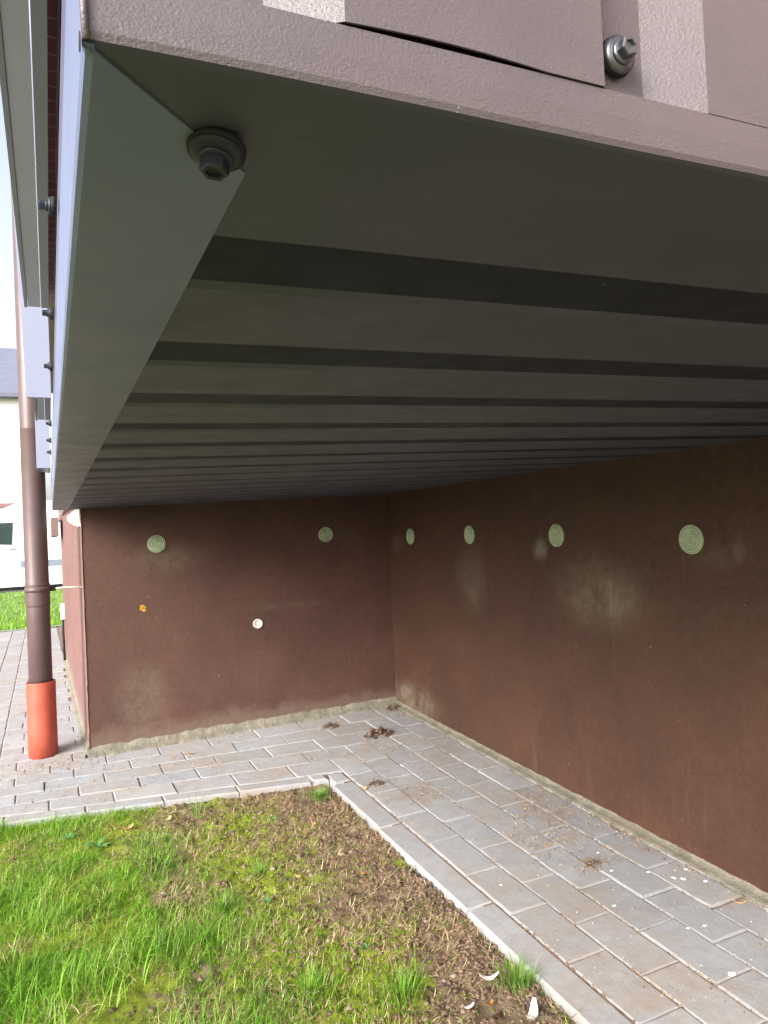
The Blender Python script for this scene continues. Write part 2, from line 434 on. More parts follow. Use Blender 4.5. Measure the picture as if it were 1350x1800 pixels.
for k in range(13):
    X1 = -.212-k*BW; X0 = X1-BW; y = rowY(0, 7)-rnd.random()*.2
    while y < 7.12:
        y0, y1 = max(y, rowY(0, 7)), min(y+BL, 7.14); y += BL
        if y1-y0 > .02: brick(pv, [(X0, y0), (X1, y0), (X1, y1), (X0, y1)])
tag(pv.build('paved_path', M['paver'], attr='tint'), kind='structure')

# edging stones along the bed (long strips, tops 1 cm chamfered)
kb = MB(); x = -1.6
while x < .80:
    L = .24; x1 = min(x+L, .80)
    P = [(x, edgeA(x)), (x1-.003, edgeA(x1-.003)), (x1-.003, edgeA(x1-.003)+.057), (x, edgeA(x)+.057)]
    kb.prism(P, lambda a_, b_: gz(a_, b_)-.09, lambda a_, b_: gz(a_, b_)-.001, .004, .004, tilt=(rnd.uniform(-.006, .006), 0)); x += L
kb.prism([(.806, 2.450), (.861, 2.436), (.863, 2.492), (.803, 2.505)], lambda a_, b_: gz(a_, b_)-.09, lambda a_, b_: gz(a_, b_)+.002, .007, .006)
kb.prism([(.868, 2.392), (.930, 2.392), (.9305, 2.480), (.872, 2.488), (.864, 2.43)], lambda a_, b_: gz(a_, b_)-.09, lambda a_, b_: gz(a_, b_)-.001, .009, .006, tilt=(.02, 0))
y = -1.5
while y < 2.38:
    y1 = min(y+.5, 2.385); wob = rnd.uniform(-.004, .004)
    P = [(.857+wob, y), (.9305, y), (.9305, y1-.004), (.857+rnd.uniform(-.004, .004), y1-.004)]
    kb.prism(P, lambda a_, b_: gz(a_, b_)-.09, lambda a_, b_: gz(a_, b_)-.002, .005, .005, tilt=(0, rnd.uniform(-.003, .003))); y += .5
sheet(kb, -1.6, XW+.03, 7.15, 7.21, 4, 1, lambda x_, y_: gz(x_, 7.19)+.004)
kb.t = [.35+.3*math.sin(v[0]*7+v[1]*5) for v in kb.v]
tag(kb.build('kerb', M['paver'], attr='tint'), kind='structure')

# bare, mossy soil of the bed
def soild(x, y):
    k = max(0, min(1, (x-.1)/.2))
    return .012*fbm(x, y, 8, 4)+(.006+.007*k)*fbm(x, y, 38, 3, 2.)+.012*k*max(0, fbm(x, y, 20, 3, 9.))
def mossd(x, y):
    """green cover 0..1"""
    g = 1.0-(x-.16-(.12 if y < 1.75 else 0))/.36
    g += .35*fbm(x, y, 4.5, 3, 3.1)
    g -= max(0, (y-2.25))*1.2 if x > .2 else 0
    return max(0, min(1, g))
sl = MB(); nX, nY = 250, 300
X0, X1, Y0_, Y1_ = -1.0, .862, .75, 2.72
for j in range(nY+1):
    for i in range(nX+1):
        x = X0+(X1-X0)*i/nX; y = Y0_+(Y1_-Y0_)*j/nY
        y = min(y, edgeA(x)+.012) if x < .8 else min(y, 2.46)
        d = soild(x, y)+.0045*fbm(x, y, 120, 2, 5.)
        sl.v.append((x, y, gz(x, y)-.019+d-.006*max(0, 1-(.86-x)/.03))); 
        mo = .33+.75*fbm(x, y, 3.2, 4, 7.)*1.3
        mo += .35*max(0, 1-abs(x-.45)/.28)*(1 if y < 1.85 else .5)+.9*max(0, min(1, (.25-x)/.2))
        sl.t.append(max(0, min(1, mo))); 
for j in range(nY):
    for i in range(nX):
        q = j*(nX+1)+i; sl.f.append((q, q+1, q+nX+2, q+nX+1)); sl.mi.append(0); sl.smooth.append(True)
tag(sl.build('soil_bed', M['soil'], attr='moss'), kind='structure')

# far lawn, road
mb = MB(); sheet(mb, -30, 20, 7.2, 22.45, 10, 12, lambda x, y: gz(x, y)-.01)
a = N('lawn_turf'); a.fin(a.mix(1.0, a.ramp(a.noise(1.4, 6), [(.3, srgb(84, 116, 44)), (.6, srgb(112, 136, 62)), (.8, srgb(130, 134, 74))]), a.ramp(a.noise(60, 4), [(.3, .7), (.7, 1.2)]), 'MULTIPLY'), .9, a.bump(a.noise(40, 4), 1, .03)); M['turf'] = a.m
tag(mb.build('lawn', M['turf']), kind='structure')
RZ = gz(0, 22.4)
mb = MB(); mb.box(-200, 200, 22.4, 34, RZ-.3, RZ+.01)
a = N('asphalt'); a.fin(a.ramp(a.noise(30, 8, .8), [(.3, (.05, .05, .052, 1)), (.7, (.09, .088, .085, 1))]), .9); M['asphalt'] = a.m
tag(mb.build('road', M['asphalt']), kind='structure')

# ================================================================== BUILDING
bld = thing('building', (XB, YA, gz(XB, YA)), 'brown building with a low painted plinth under a dark sheet metal overhang', 'building')
# --- plinth walls
mb = MB()
def grid_wall(mb, o, u, v, nu, nv, bowl=.0012):
    """slightly uneven rendered surface from corner o along vectors u (horizontal) and v(top function)"""
    pass
mb.box(XW, XB+.004, YA, 3.4, -.15, 0, zf1=lambda x, y: cz(x, min(y, 3.2))+.02)
endw = mb.build('plinth_wall', M['wall_end'], bld, origin=(.8, YA, .09), bevel=.006)
tag(endw, label='short end wall of the brown plinth, lit from its outer corner')
mb = MB(); mb.box(XB, 4.2, -2.6, 7.0, -.25, 1.125)
longw = mb.build('plinth_wall', M['wall_long'], bld, origin=(XB, 1.0, .04))
tag(longw, label='long side wall of the brown plinth with pale lime blooms')
XE = .072                                     # the outer side runs slightly outwards
def xo(y): return XW+(XE-XW)*(y-YA)/(5.7-YA)
M['wall_outer'] = mat_plinth('plinth_paint_lit', [], (112, 80, 77), (126, 91, 87))  # paler copy of the plinth paint, side light put into its colour
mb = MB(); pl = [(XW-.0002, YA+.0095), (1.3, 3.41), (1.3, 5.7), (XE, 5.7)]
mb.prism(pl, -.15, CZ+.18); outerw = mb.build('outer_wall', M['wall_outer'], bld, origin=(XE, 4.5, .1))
tag(outerw, label='outer side of the plinth, side light painted in as a pinkish brown')
# pale unpainted cement at top of outer corner
mb = MB(); P = []
for i in range(11):
    t = i/10; P.append((YA+.012+t*1.4, .985+.0*t))
vs = []; 
for i in range(13):
    t = i/12; y = YA+.004+1.25*t; zt = cz(0, 3.18)+.012; zb = zt-.075*(1-t)**.6-.01+.006*math.sin(i*2.1)
    vs += [(xo(y)-.003, y, zb), (xo(y)-.003, y, zt), (xo(y)+.002, y, zb), (xo(y)+.002, y, zt)]
fs = []
for i in range(12):
    b = i*4; fs += [(b, b+1, b+5, b+4), (b+1, b+3, b+7, b+5), (b+2, b, b+4, b+6)]
mb.add(vs, fs); mb.build('cement_patch', M['cement'], endw, origin=(XW, YA+.1, 1.05))
# corner bead, raw pale edge on the outer corner
mb = MB(); pts = [(XW-.001+rnd.uniform(-.0012, .0012), YA-.001+rnd.uniform(-.001, .001), z) for z in np.linspace(gz(XW, YA)+.02, cz(XW, YA)-.02, 40)]
mb.tube(pts, .0028, 6); mb.build('corner_bead', mat_plain('corner_render', srgb(120, 94, 84), .9, 0, .25, 40), endw, origin=(XW, YA, .5))
# rough mortar fillet along both bases
def fillet(p0, p1, nrm, w0, h0, name, seed):
    mb = MB(); n = 420; r2 = random.Random(seed); p0 = Vector(p0); p1 = Vector(p1); nrm = Vector(nrm); vs = []
    for i in range(n+1):
        p = p0.lerp(p1, i/n); s = i/n*(p1-p0).length
        w_ = w0*(1+.35*fbm(s, seed, 9, 2)+.3*fbm(s, seed, 24, 4)); h_ = h0*(1+.35*fbm(s, seed+5, 7, 2)+.4*fbm(s, seed+9, 22, 4)); g = gz(p.x, p.y)
        prof = [(-.004, h_+.01), (.0015, h_), (w_*.22, h_*.62+.0015*r2.random()), (w_*.5, h_*.28+.0015*r2.random()), (w_*.8, .004+.0015*r2.random()), (w_, -.002), (w_, -.03)]
        for a_, b_ in prof: vs.append((p.x+nrm.x*a_, p.y+nrm.y*a_, g+b_))
    m_ = 7; fs = [(i*m_+k, i*m_+k+1, (i+1)*m_+k+1, (i+1)*m_+k) for i in range(n) for k in range(m_-1)]
    mb.add(vs, fs, smooth=True); return mb
fillet((XW-.010, YA, 0), (XB, YA, 0), (0, -1, 0), .040, .030, '', 3).build('base_mortar', M['mortar'], endw, origin=(.8, YA, .09))
fillet((XB, YA, 0), (XB, -1.5, 0), (-1, 0, 0), .034, .013, '', 8).build('base_mortar', M['mortar'], longw, origin=(XB, 1, .04))
fillet((XE, 5.7, 0), (XW, YA-.003, 0), (-1, 0, 0), .02, .018, '', 12).build('base_mortar', M['mortar'], endw, origin=(XW, 4, .1))
# insulation anchors with concentric rings
def anchor(parent, loc, axis, R, mat, rings, label):
    z = Vector(axis); mt = Matrix.Translation(Vector(loc)) @ z.to_track_quat('Z', 'Y').to_matrix().to_4x4()
    pr = [(R, -.004), (R, .0028), (R*.97, .0042)] if not rings else [(R, -.004), (R, .002), (R*.97, .0030)]
    if rings:
        for k in range(rings):
            a0 = 1-(k+.35)/rings*.86; pr += [(R*(a0), .0030), (R*(a0-.012), -.0025), (R*(a0-.075), -.0025), (R*(a0-.087), .0030)]
        pr += [(R*.1, .0028), (R*.08, .0005), (R*.01, .0005)]
    else:
        pr += [(R*.78, .0034), (R*.72, .0018), (R*.2, .0016), (R*.02, .0016)]
    mb = MB(); mb.lathe(pr, 40, mt); o = mb.build('anchor_disc', mat, parent, origin=loc)
    return tag(o, label=label)
ax = (0, -1, 0); bx_ = (-1, 0, 0)
anchor(endw, (.407, YA-.003, CZ-.028), (.02, -1, .03), .037, M['anchor'], 4, 'ringed pale anchor disc nearest the outer corner of the end wall')
anchor(endw, (1.162, YA-.003, CZ-.024), (0, -1, -.02), .035, M['anchor'], 4, 'ringed pale anchor disc of the end wall nearest the inner corner')
anchor(endw, (.825, YA-.001, CZ-.403), (0, -1, 0), .021, M['plug'], 0, 'small smooth white plug low in the middle of the end wall')
anchor(longw, (XB-.003, 2.944, CZ-.049), (-1, .0, .02), .036, M['anchor'], 4, 'ringed anchor disc of the long wall nearest the inner corner')
anchor(longw, (XB-.003, 2.433, CZ-.046), (-1, .02, .0), .036, M['anchor'], 4, 'second ringed anchor disc of the long wall from the inner corner')
anchor(longw, (XB-.003, 1.899, CZ-.053), (-1, .0, .03), .037, M['anchor'], 4, 'third ringed anchor disc of the long wall, beside a chalky smear')
anchor(longw, (XB-.003, 1.358, CZ-.068), (-1, -.02, .0), .0375, M['anchor'], 4, 'largest looking ringed anchor disc, nearest the viewer on the long wall')
mb = MB(); 
for (dx, dz, s) in ((0, 0, .008), (.009, -.004, .006), (-.004, -.011, .006), (.006, -.016, .007)):
    mb.box(.340+dx-s, .340+dx+s, YA-.0012, YA+.001, CZ-.285+dz-s*.7, CZ-.285+dz+s*.7)
mb.build('paint_mark', M['yellow'], endw, origin=(.34, YA, .66))

# --- soffit: flat bands with shallow recessed strips, running with the front edge
XS0, XS1 = XL+.004, XB
sf = MB(); P0, PIT, GW, GD = .3306, .1903, .0670, .0028
def strip(mb, y0, y1, dz, mi):
    n = 14
    vs = []
    for i in range(n+1):
        x = XS0+(XS1-XS0)*i/n
        vs += [(x, y0, cz(x, y0)+dz), (x, y1, cz(x, y1)+dz)]
    mb.add(vs, [(2*i, 2*i+1, 2*i+3, 2*i+2) for i in range(n)], mi)
def riser(mb, y, d0, d1, mi, dy=0):
    mb.add([(XS0, y, cz(XS0, y)+d0), (XS1, y, cz(XS1, y)+d0), (XS1, y+dy, cz(XS1, y)+d1), (XS0, y+dy, cz(XS0, y)+d1)], [(0, 1, 2, 3)], mi)
y = YF+.03; k = 0
while True:
    ya = P0+k*PIT
    if ya > YA+.02: break
    strip(sf, y, ya, .0004, 0); riser(sf, ya, .0004, GD, 0, .0006)
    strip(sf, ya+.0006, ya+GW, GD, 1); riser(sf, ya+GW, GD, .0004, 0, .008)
    y = ya+GW+.008; k += 1
strip(sf, y, YA+.05, .0004, 0)
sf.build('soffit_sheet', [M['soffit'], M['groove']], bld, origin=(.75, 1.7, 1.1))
# --- front flashing: underside + face + top lip
def extr(mb, path, ends, mi=0):
    """path: list of (offset function(x)->(y,z)) extruded along x from ends[0] to ends[1]"""
ff = MB(); n = 40; prof_n = 7; vs = []
RB = .003
for i in range(n+1):
    x = XL+(XB-XL)*i/n; c = cz(x, YF)
    sag = .0006*math.sin(x*9)+.0004*math.sin(x*23)
    xi = max(x, XL+.0) 
    prof = [(max(YF+FW, 0) if x > XL+FW else YF+(x-XL)+.001, 0), (YF+RB, 0), (YF+RB*.3, RB*.3), (YF, RB), (YF-.0004, .012), (YF, .0218), (YF+.0015, .0228), (YF+.02, .0228)]
    for yy, dz in prof: vs.append((x, yy, c+dz+(sag if (dz < .01 and yy < YF+.004) else 0)))
q = 8
ff.add(vs, [(i*q+k_, i*q+k_+1, (i+1)*q+k_+1, (i+1)*q+k_) for i in range(n) for k_ in (0, 1)], 1)
for k_ in range(2, q-1):
    for i in range(n): ff.f.append((i*q+k_, i*q+k_+1, (i+1)*q+k_+1, (i+1)*q+k_)); ff.mi.append(0); ff.smooth.append(False)
front = ff.build('front_flashing', [M['steel'], M['soffit']], bld, origin=(.5, YF, 1.1))  # underside takes the soffit colour, which paints in its shade
for p in front.data.polygons: p.use_smooth = False
# --- side flashing, lapped under the front one with a mitred end
sfm = MB(); th = .0011
ny = 60; vs = []
YE = YA+.01
ylist = [YF+FW*i/12 for i in range(13)]+[YF+FW+(YE-YF-FW)*i/48 for i in range(1, 49)]; ny = 60
for y in ylist:
    c0 = cz(XL, y)-th; xin = XL+FW
    if y < YF+FW: xin = XL+max(y-YF, .0)
    prof = [(xin, th), (xin, 0.), (XL+RB, 0.), (XL+RB*.3, RB*.3), (XL, RB), (XL, .074), (XL+.002, .0765), (XL+.05, .0765)]
    for xx, dz in prof: vs.append((xx, y, c0+dz+.0195*(xx-XL)+.0005*math.sin(y*7)*(dz < .01)))
q = 8; sfm.add(vs, [(i*q+k_+1, i*q+k_, (i+1)*q+k_, (i+1)*q+k_+1) for i in range(ny) for k_ in range(q-1)])
sfm.add([vs[ny*q+k_] for k_ in range(1, q)]+[(XL+.05, YE, vs[ny*q][2])], [tuple(range(q))])
side = sfm.build('side_flashing', [M['flash_under']], bld, origin=(XL, 1.7, 1.1))
# --- vertical cladding sheets
def clad(name, mats, x0, z0, z1, parent, xe):
    mb = MB(); pts = []; D = .012
    x = .2505-.1605*4
    while x < xe:
        pts += [(x, 0), (x+.105, 0), (x+.1105, D), (x+.1375, D)]; x += .1605
    pts = [q_ for i in range(len(pts)-1) for q_ in [(pts[i][0]+(pts[i+1][0]-pts[i][0])*t_/8, pts[i][1]+(pts[i+1][1]-pts[i][1])*t_/8) for t_ in range(8)]]+[pts[-1]]
    pts = [p for p in pts if x0 <= p[0] <= xe]; pts = [(x0, pts[0][1])]+pts+[(xe, pts[-1][1])]
    vs = []
    for px_, d in pts:
        zb = cz(px_, YF)+.0222+(.0016*math.sin(math.pi*(px_-.085)/.085) if .085 < px_ < .17 else 0)
        oo = .0008 if px_ < .2 else -.0006
        vs += [(px_, YF-oo+d, zb), (px_, YF-oo+d, z1), (px_, YF+d, zb)]
    mb.add(vs, [(3*i, 3*i+3, 3*i+4, 3*i+1) for i in range(len(pts)-1)]+[(3*i, 3*i+2, 3*i+5, 3*i+3) for i in range(len(pts)-1)])
    return mb.build(name, mats, parent, origin=(.5, YF, 2))
front_clad = clad('cladding_sheet', [M['steel']], XL+.001, 0, 4.6, bld, XB)
mb = MB(); mb.box(XL+.0005, .09, YF+.014, 3.19, CZ+.2125, CZ+.245); 
k = 0; y = .26
while y < 3.1:
    y += .0802
sideclad = mb.build('side_cladding', M['lav_trim'], bld, origin=(XL, 1.7, CZ+.23))
# upper body of the building
mb = MB(); mb.box(.075, XB-.002, YF+.02, 7.0, CZ+.17, CZ+1.31); mb.box(.004, XB-.003, YF+.03, 7.01, CZ+1.31, 4.6)
mb.box(XB+.001, 4.19, -2.59, 7.02, 1.128, 4.6); mb.box(.135, 1.4, 5.7, 6.98, -.1, CZ+.17)
mb.build('upper_wall', M['upper'], bld, origin=(1, 4, 2.8))
# strips under the projecting upper front on the outer side
ZU = CZ+1.31
for nm, xa, xb_, mt, dz in (('clinker_band', .0305, .0600, 'band', .004), ('white_strip', .0608, .0655, 'white', .008), ('white_strip', .0215, .0295, 'white', .008), ('brown_trim', .0150, .0207, 'lav_trim', .006), ('white_strip', .0075, .0143, 'white', .008)):  # white strips added in place of bright sky gaps
    mb = MB(); mb.box(xa, xb_, YF+.3, 4.2, ZU-dz, ZU-.0005); mb.build(nm, M[mt], bld, origin=((xa+xb_)/2, 2, ZU))
for xx, zl in ((.0620, 1.245), (.0226, 1.03)):  # added white boards, also standing in for bright sky
    mb = MB(); mb.box(xx, xx+.0015, YF+.3, 4.2, CZ+zl, ZU-.009); mb.build('white_strip', M['white'], bld, origin=(xx, 2, ZU))
# grey window surrounds standing proud of the outer face
def surround(Y, Yend, zb, zt, xout, lean, sill_x0, sill_x1, label):
    mb = MB(); th_ = .012
    vs = [(xout, Y, zb), (XL-.0005, Y, zb), (XL-.0005, Y, zt), (xout-lean*(zt-zb), Y, zt)]
    vs += [(a_, b_+th_, c_) for a_, b_, c_ in vs]
    mb.add(vs, [(0, 1, 2, 3), (7, 6, 5, 4), (0, 4, 5, 1), (1, 5, 6, 2), (2, 6, 7, 3), (3, 7, 4, 0)])
    sp = mb.build('window_surround', M['grey_metal'], bld, origin=(xout, Y, zb)); tag(sp, label=label)
    mb = MB(); mb.box(sill_x0, sill_x1, Y+th_+.001, Yend, zb+.004, zb+.02); mb.build('sill', M['dark_metal'], sp, origin=(sill_x0, Y, zb))
    mb = MB(); mb.box(sill_x0-.006, sill_x0-.001, Y+th_+.001, Yend, zb+.002, zb+.06); mb.box(sill_x1+.001, XL-.001, Y+th_+.001, Yend, zb+.003, zb+.019)
    mb.build('edge_trim', M['grey_metal'], sp, origin=(sill_x0, Y, zb))
    return sp
surround(.12, 1.37, CZ+.40, CZ+1.2, -.045, 0.0, -.020, -.001, 'nearest grey window surround, its dark underside overhead')
surround(1.6, 1.92, CZ+.29, CZ+1.25, -.0315, .034, -.015, -.001, 'middle grey window surround with its pale side panel showing')
surround(3.05, 3.3, CZ+.283, CZ+.62, -.036, 0.0, -.018, -.001, 'farthest grey window surround, small beside the downpipe')
mb = MB(); mb.box(.012, .055, 5.2, 6.9, CZ+.04, CZ+.16); mb.build('dark_soffit_box', M['upper'], bld, origin=(.05, 4, CZ+.1))

# --- hex washer-head screws
def screw(parent, loc, axis, R, mats, label, tall=.0075, spin=0.0):
    z = Vector(axis).normalized(); mt = Matrix.Translation(Vector(loc)) @ z.to_track_quat('Z', 'Y').to_matrix().to_4x4() @ Matrix.Rotation(spin, 4, 'Z')
    mb = MB()
    mb.lathe([(R*.96, 0), (R*1.02, .0006), (R*1.0, .0022), (R*.9, .0028)], 32, mt, 0)                       # rubber
    mb.lathe([(R*.96, .0026), (R*.98, .0032), (R*.7, .0046), (R*.5, .0048), (R*.49, .005)], 32, mt, 1)        # domed washer
    f = mb_len = .0048
    mb.lathe([(R*.62, f), (R*.62, f+.0008), (R*.5, f+.0014)], 28, mt, 1)                                    # flange
    h = R*.50
    hexp = [(h, f+.0012), (h, f+tall-.0006), (h*.9, f+tall), (h*.62, f+tall), (h*.56, f+tall-.0012), (h*.05, f+tall-.0014)]
    mb.lathe(hexp, 6, mt, 1, smooth=False)
    o = mb.build('screw', mats, parent, origin=loc); return tag(o, label=label)
screw(front_clad, (.2118, YF+.0112, CZ+.136+.0470), (-.06, -1, -.06), .0078, [M['rubber'], M['zinc']], 'bright hex head screw in the groove of the front cladding', .0052, .3)
screw(side, (.0575, .2500, cz(.0575, .25)-.0012), (-.16, -.1, -1), .0102, [M['rubber'], M['dark_zinc']], 'dark hex head screw at the mitre of the two flashings', .0058, .2)
for y in (.545, .805, 1.05, 1.56, 1.82, 2.06):
    screw(sideclad, (XL-.0016, y, CZ+.232), (-1, 0, 0), .0062, [M['rubber'], M['dark_zinc']], None, .0055)
# folded corner: seam strip where the flashings meet, and the dark open hole of the fold
mb = MB(); mb.tube([(XL+.0008, YF-.0006, cz(XL, YF)+.0), (XL+.0004, YF-.0012, cz(XL, YF)+.012), (XL+.0004, YF-.0010, cz(XL, YF)+.0765)], .0011, 6)
mb.build('corner_seam', M['steel'], side, origin=(XL, YF, 1.12))
mb = MB(); mt = Matrix.Translation(Vector((XL-.0004, YF+.0035, cz(XL, YF)+.0015))) @ Vector((-1, 0, 0)).to_track_quat('Z', 'Y').to_matrix().to_4x4()
mb.lathe([(.0026, 0), (.0026, .0003), (.001, .0003)], 16, mt); mb.build('corner_hole', M['rubber'], side, origin=(XL, YF, 1.12))

# ================================================================== DOWNPIPE
PX, PY = -.052, 3.30; g0 = gz(PX, PY)
dp = thing('downpipe', (PX, PY, g0), 'brown rainwater downpipe standing in an orange ground sleeve', 'downpipe')
mb = MB(); I = Matrix.Translation(Vector((PX, PY, 0)))
mb.lathe([(.0445, g0+.05), (.0445, g0+.60), (.0445, g0+.605), (.0458, g0+.606), (.0462, g0+.61), (.0462, g0+.69), (.0460, g0+.695), (.0445, g0+.70), (.0445, CZ+.46), (.0454, CZ+.462), (.0454, CZ+.467), (.0445, CZ+.477), (.0445, 5.2)], 48, I)
pipe = mb.build('pipe', M['pipe'], dp, origin=(PX, PY, g0+.6))
mb = MB(); mb.lathe([(.055, g0-.02), (.0555, g0+.10), (.0548, g0+.20), (.0555, g0+.294), (.0553, g0+.298), (.0515, g0+.298), (.0512, g0+.25), (.0448, g0+.249)], 48, I)
mb.build('ground_sleeve', M['orange'], dp, origin=(PX, PY, g0))
zc_ = CZ-.19
mb = MB(); mb.lathe([(.0462, zc_-.010), (.0478, zc_-.010), (.0478, zc_+.010), (.0462, zc_+.010)], 40, I); mb.lathe([(.0462, g0+.687), (.0474, g0+.689), (.0474, g0+.693), (.0462, g0+.695)], 40, I)
cl = mb.build('pipe_clamp', M['pipe'], dp, origin=(PX, PY, zc_))
mb = MB(); mb.box(PX+.046, PX+.068, PY-.010, PY+.010, zc_-.011, zc_+.011); mb.build('clamp_nut', M['rubber'], cl, origin=(PX+.05, PY, zc_), bevel=.003)
mb = MB(); mb.tube([(PX+.062, PY-.005, zc_), (PX+.10, PY-.01, zc_+.001), (XW+.012, PY-.02, zc_-.003)], .0035, 8); mb.build('clamp_rod', M['cement'], cl, origin=(PX+.08, PY, zc_))

# small white box on the outer wall with dark conduit
jb = thing('junction_box', (XW-.02, 5.4, .4), 'small white cable box on the outer side of the brown plinth', 'junction box')
mb = MB(); mb.box(.050, xo(5.38)-.0005, 5.33, 5.43, CZ-.52, CZ-.42); mb.build('box_body', M['white'], jb, origin=(XW, 5.38, .48), bevel=.004)
mb = MB(); mb.tube([(.064, 5.38, CZ-.521), (.062, 5.38, CZ-.6), (.066, 5.38, gz(0, 5.38)-.01)], .008, 10); mb.build('conduit', M['rubber'], jb, origin=(XW, 5.38, .3))

# ================================================================== GRASS, STRAW, CRUMBS
green_stops = [(0, srgb(62, 98, 24)), (.35, srgb(100, 154, 34)), (.7, srgb(140, 186, 56)), (.9, srgb(172, 196, 100)), (1, srgb(204, 204, 146))]
M['blade'] = mat_blade('grass_blade', green_stops, .4)
M['straw'] = mat_blade('dry_straw', [(0, srgb(110, 84, 60)), (.5, srgb(176, 148, 110)), (1, srgb(222, 204, 164))], .15)
M['moss'] = mat_blade('moss', [(0, srgb(84, 96, 28)), (.5, srgb(138, 158, 44)), (1, srgb(186, 202, 76))], .3)
M['tuft'] = mat_blade('tuft_blade', [(0, srgb(70, 110, 36)), (.5, srgb(112, 160, 60)), (1, srgb(170, 180, 110))], .3)
def soilz(x, y):
    return gz(x, y)-.020+soild(x, y)
def blade(mb, x, y, z, L, wd, az, lean, curl, t, seg=4):
    """flat curved blade"""
    px_, py_, pz_ = x, y, z; ang = lean; dx, dy = math.cos(az), math.sin(az); sx, sy = -dy, dx; vs = []; n = seg
    tw = rnd.uniform(-.6, .6)
    for i in range(n+1):
        u = i/n; ww = wd*(1-u**1.6)*.5+.00005
        ox, oy = sx*math.cos(tw*u)*ww, sy*math.cos(tw*u)*ww; oz = math.sin(tw*u)*ww
        vs.append((px_-ox, py_-oy, pz_-oz)); vs.append((px_+ox, py_+oy, pz_+oz))
        s = L/n; px_ += dx*math.sin(ang)*s; py_ += dy*math.sin(ang)*s; pz_ += math.cos(ang)*s; ang += curl/n
    mb.add(vs, [(2*i, 2*i+1, 2*i+3, 2*i+2) for i in range(n)], 0, t, True)
def inbed(x, y): return x < .853 and y < (edgeA(x)-.002 if x < .84 else 2.44)
gr = MB(); cnt = 0
while cnt < 62000:
    x = rnd.uniform(-.75, .85); y = rnd.uniform(.95, 2.66)
    if not inbed(x, y): continue
    g = mossd(x, y); g = g**1.5
    cl_ = fbm(x, y, 11, 3, 1.3)
    p = g*(.55+1.7*fbm(x, y, 4.2, 3, 17.)+.7*cl_)+.07+.12*max(0, 1-abs(x-.42)/.3)*(1 if y < 1.9 else .3)
    if x > .3 and y < 1.45: p += .06
    if rnd.random() > p: continue
    cnt += 1
    tall = (.35+.65*g)*(1+.8*fbm(x, y, 5, 2, 4.))
    L = rnd.uniform(.018, .070)*tall*(1.3 if y < 1.75 and x < .2 else .9)
    if y > 2.3: L *= .75
    t = min(1, max(0, rnd.gauss(.5, .24)+.5*fbm(x, y, 6, 2, 8.)))
    blade(gr, x, y, soilz(x, y)-.003, L, rnd.uniform(.0008, .0022), rnd.uniform(0, 6.283), abs(rnd.gauss(.45, .45)), rnd.uniform(.3, 2.4), t, 5)
# the lush edge beside the kerb on the left
for _ in range(900):
    x = rnd.uniform(-.5, .3); y = edgeA(x)-abs(rnd.gauss(0, .03))-.002
    blade(gr, x, y, soilz(x, y)-.002, rnd.uniform(.02, .05)*(1-.5*max(0, x)/.3), rnd.uniform(.001, .002), rnd.uniform(0, 6.28), abs(rnd.gauss(.2, .3)), rnd.uniform(.1, 1.2), rnd.uniform(.3, .9))
# broad, strong blades at the near left
for _ in range(150):
    x = rnd.gauss(-.06, .1); y = rnd.uniform(1.2, 1.75)
    if not inbed(x, y): continue
    blade(gr, x, y, soilz(x, y)-.002, rnd.uniform(.06, .11), rnd.uniform(.002, .0045), rnd.uniform(0, 6.28), abs(rnd.gauss(.3, .25)), rnd.uniform(.3, 1.4), rnd.uniform(.35, .8), 6)
tag(gr.build('grass', M['blade'], attr='tint'), 'fresh green grass growing thickest at the left of the soil bed', 'grass', kind='stuff')
# moss
ms = MB(); cnt = 0
while cnt < 44000:
    x = rnd.uniform(-.35, .85); y = rnd.uniform(1.0, 2.55)
    if not inbed(x, y): continue
    mo = .37+.75*fbm(x, y, 3.2, 4, 7.)*1.3+.35*max(0, 1-abs(x-.45)/.28)*(1 if y < 1.85 else .5)+.8*(fbm(x, y, 28, 3, 2.2))
    if mo < .48: continue
    cnt += 1
    blade(ms, x, y, soilz(x, y)+.0, rnd.uniform(.003, .009), rnd.uniform(.001, .0022), rnd.uniform(0, 6.28), rnd.uniform(.1, 1.0), .6, min(1, max(0, .3+.6*(mo-.45)+rnd.gauss(0, .2))), 2)
tag(ms.build('moss', M['moss'], attr='tint'), 'yellow green moss in low cushions over the soil bed', 'moss', kind='stuff')
# dry straw & dead roots on the soil
st = MB(); cnt = 0
while cnt < 20000:
    x = rnd.uniform(-.4, .85); y = rnd.uniform(1.0, 2.55)
    if not inbed(x, y): continue
    p = .22+1.1*fbm(x, y, 6, 3, 6.)+(.25 if x > .2 else .05)+(.35 if (x-.74)**2+(y-2.12)**2 < .012 else 0)
    p += 1.2*max(0, fbm(x, y, 13, 2, 21.))-.15
    if rnd.random() > p: continue
    cnt += 1; L = rnd.uniform(.006, .036)
    blade(st, x, y, soilz(x, y)+rnd.uniform(.001, .007), L, rnd.uniform(.0006, .0018), rnd.uniform(0, 6.28), rnd.uniform(1.0, 1.75), rnd.uniform(-1.6, 1.6), min(1, max(0, rnd.gauss(.5, .28))), 4)
tag(st.build('dry_straw', M['straw'], attr='tint'), 'dry straw and dead roots strewn over the bare soil', 'straw', kind='stuff')
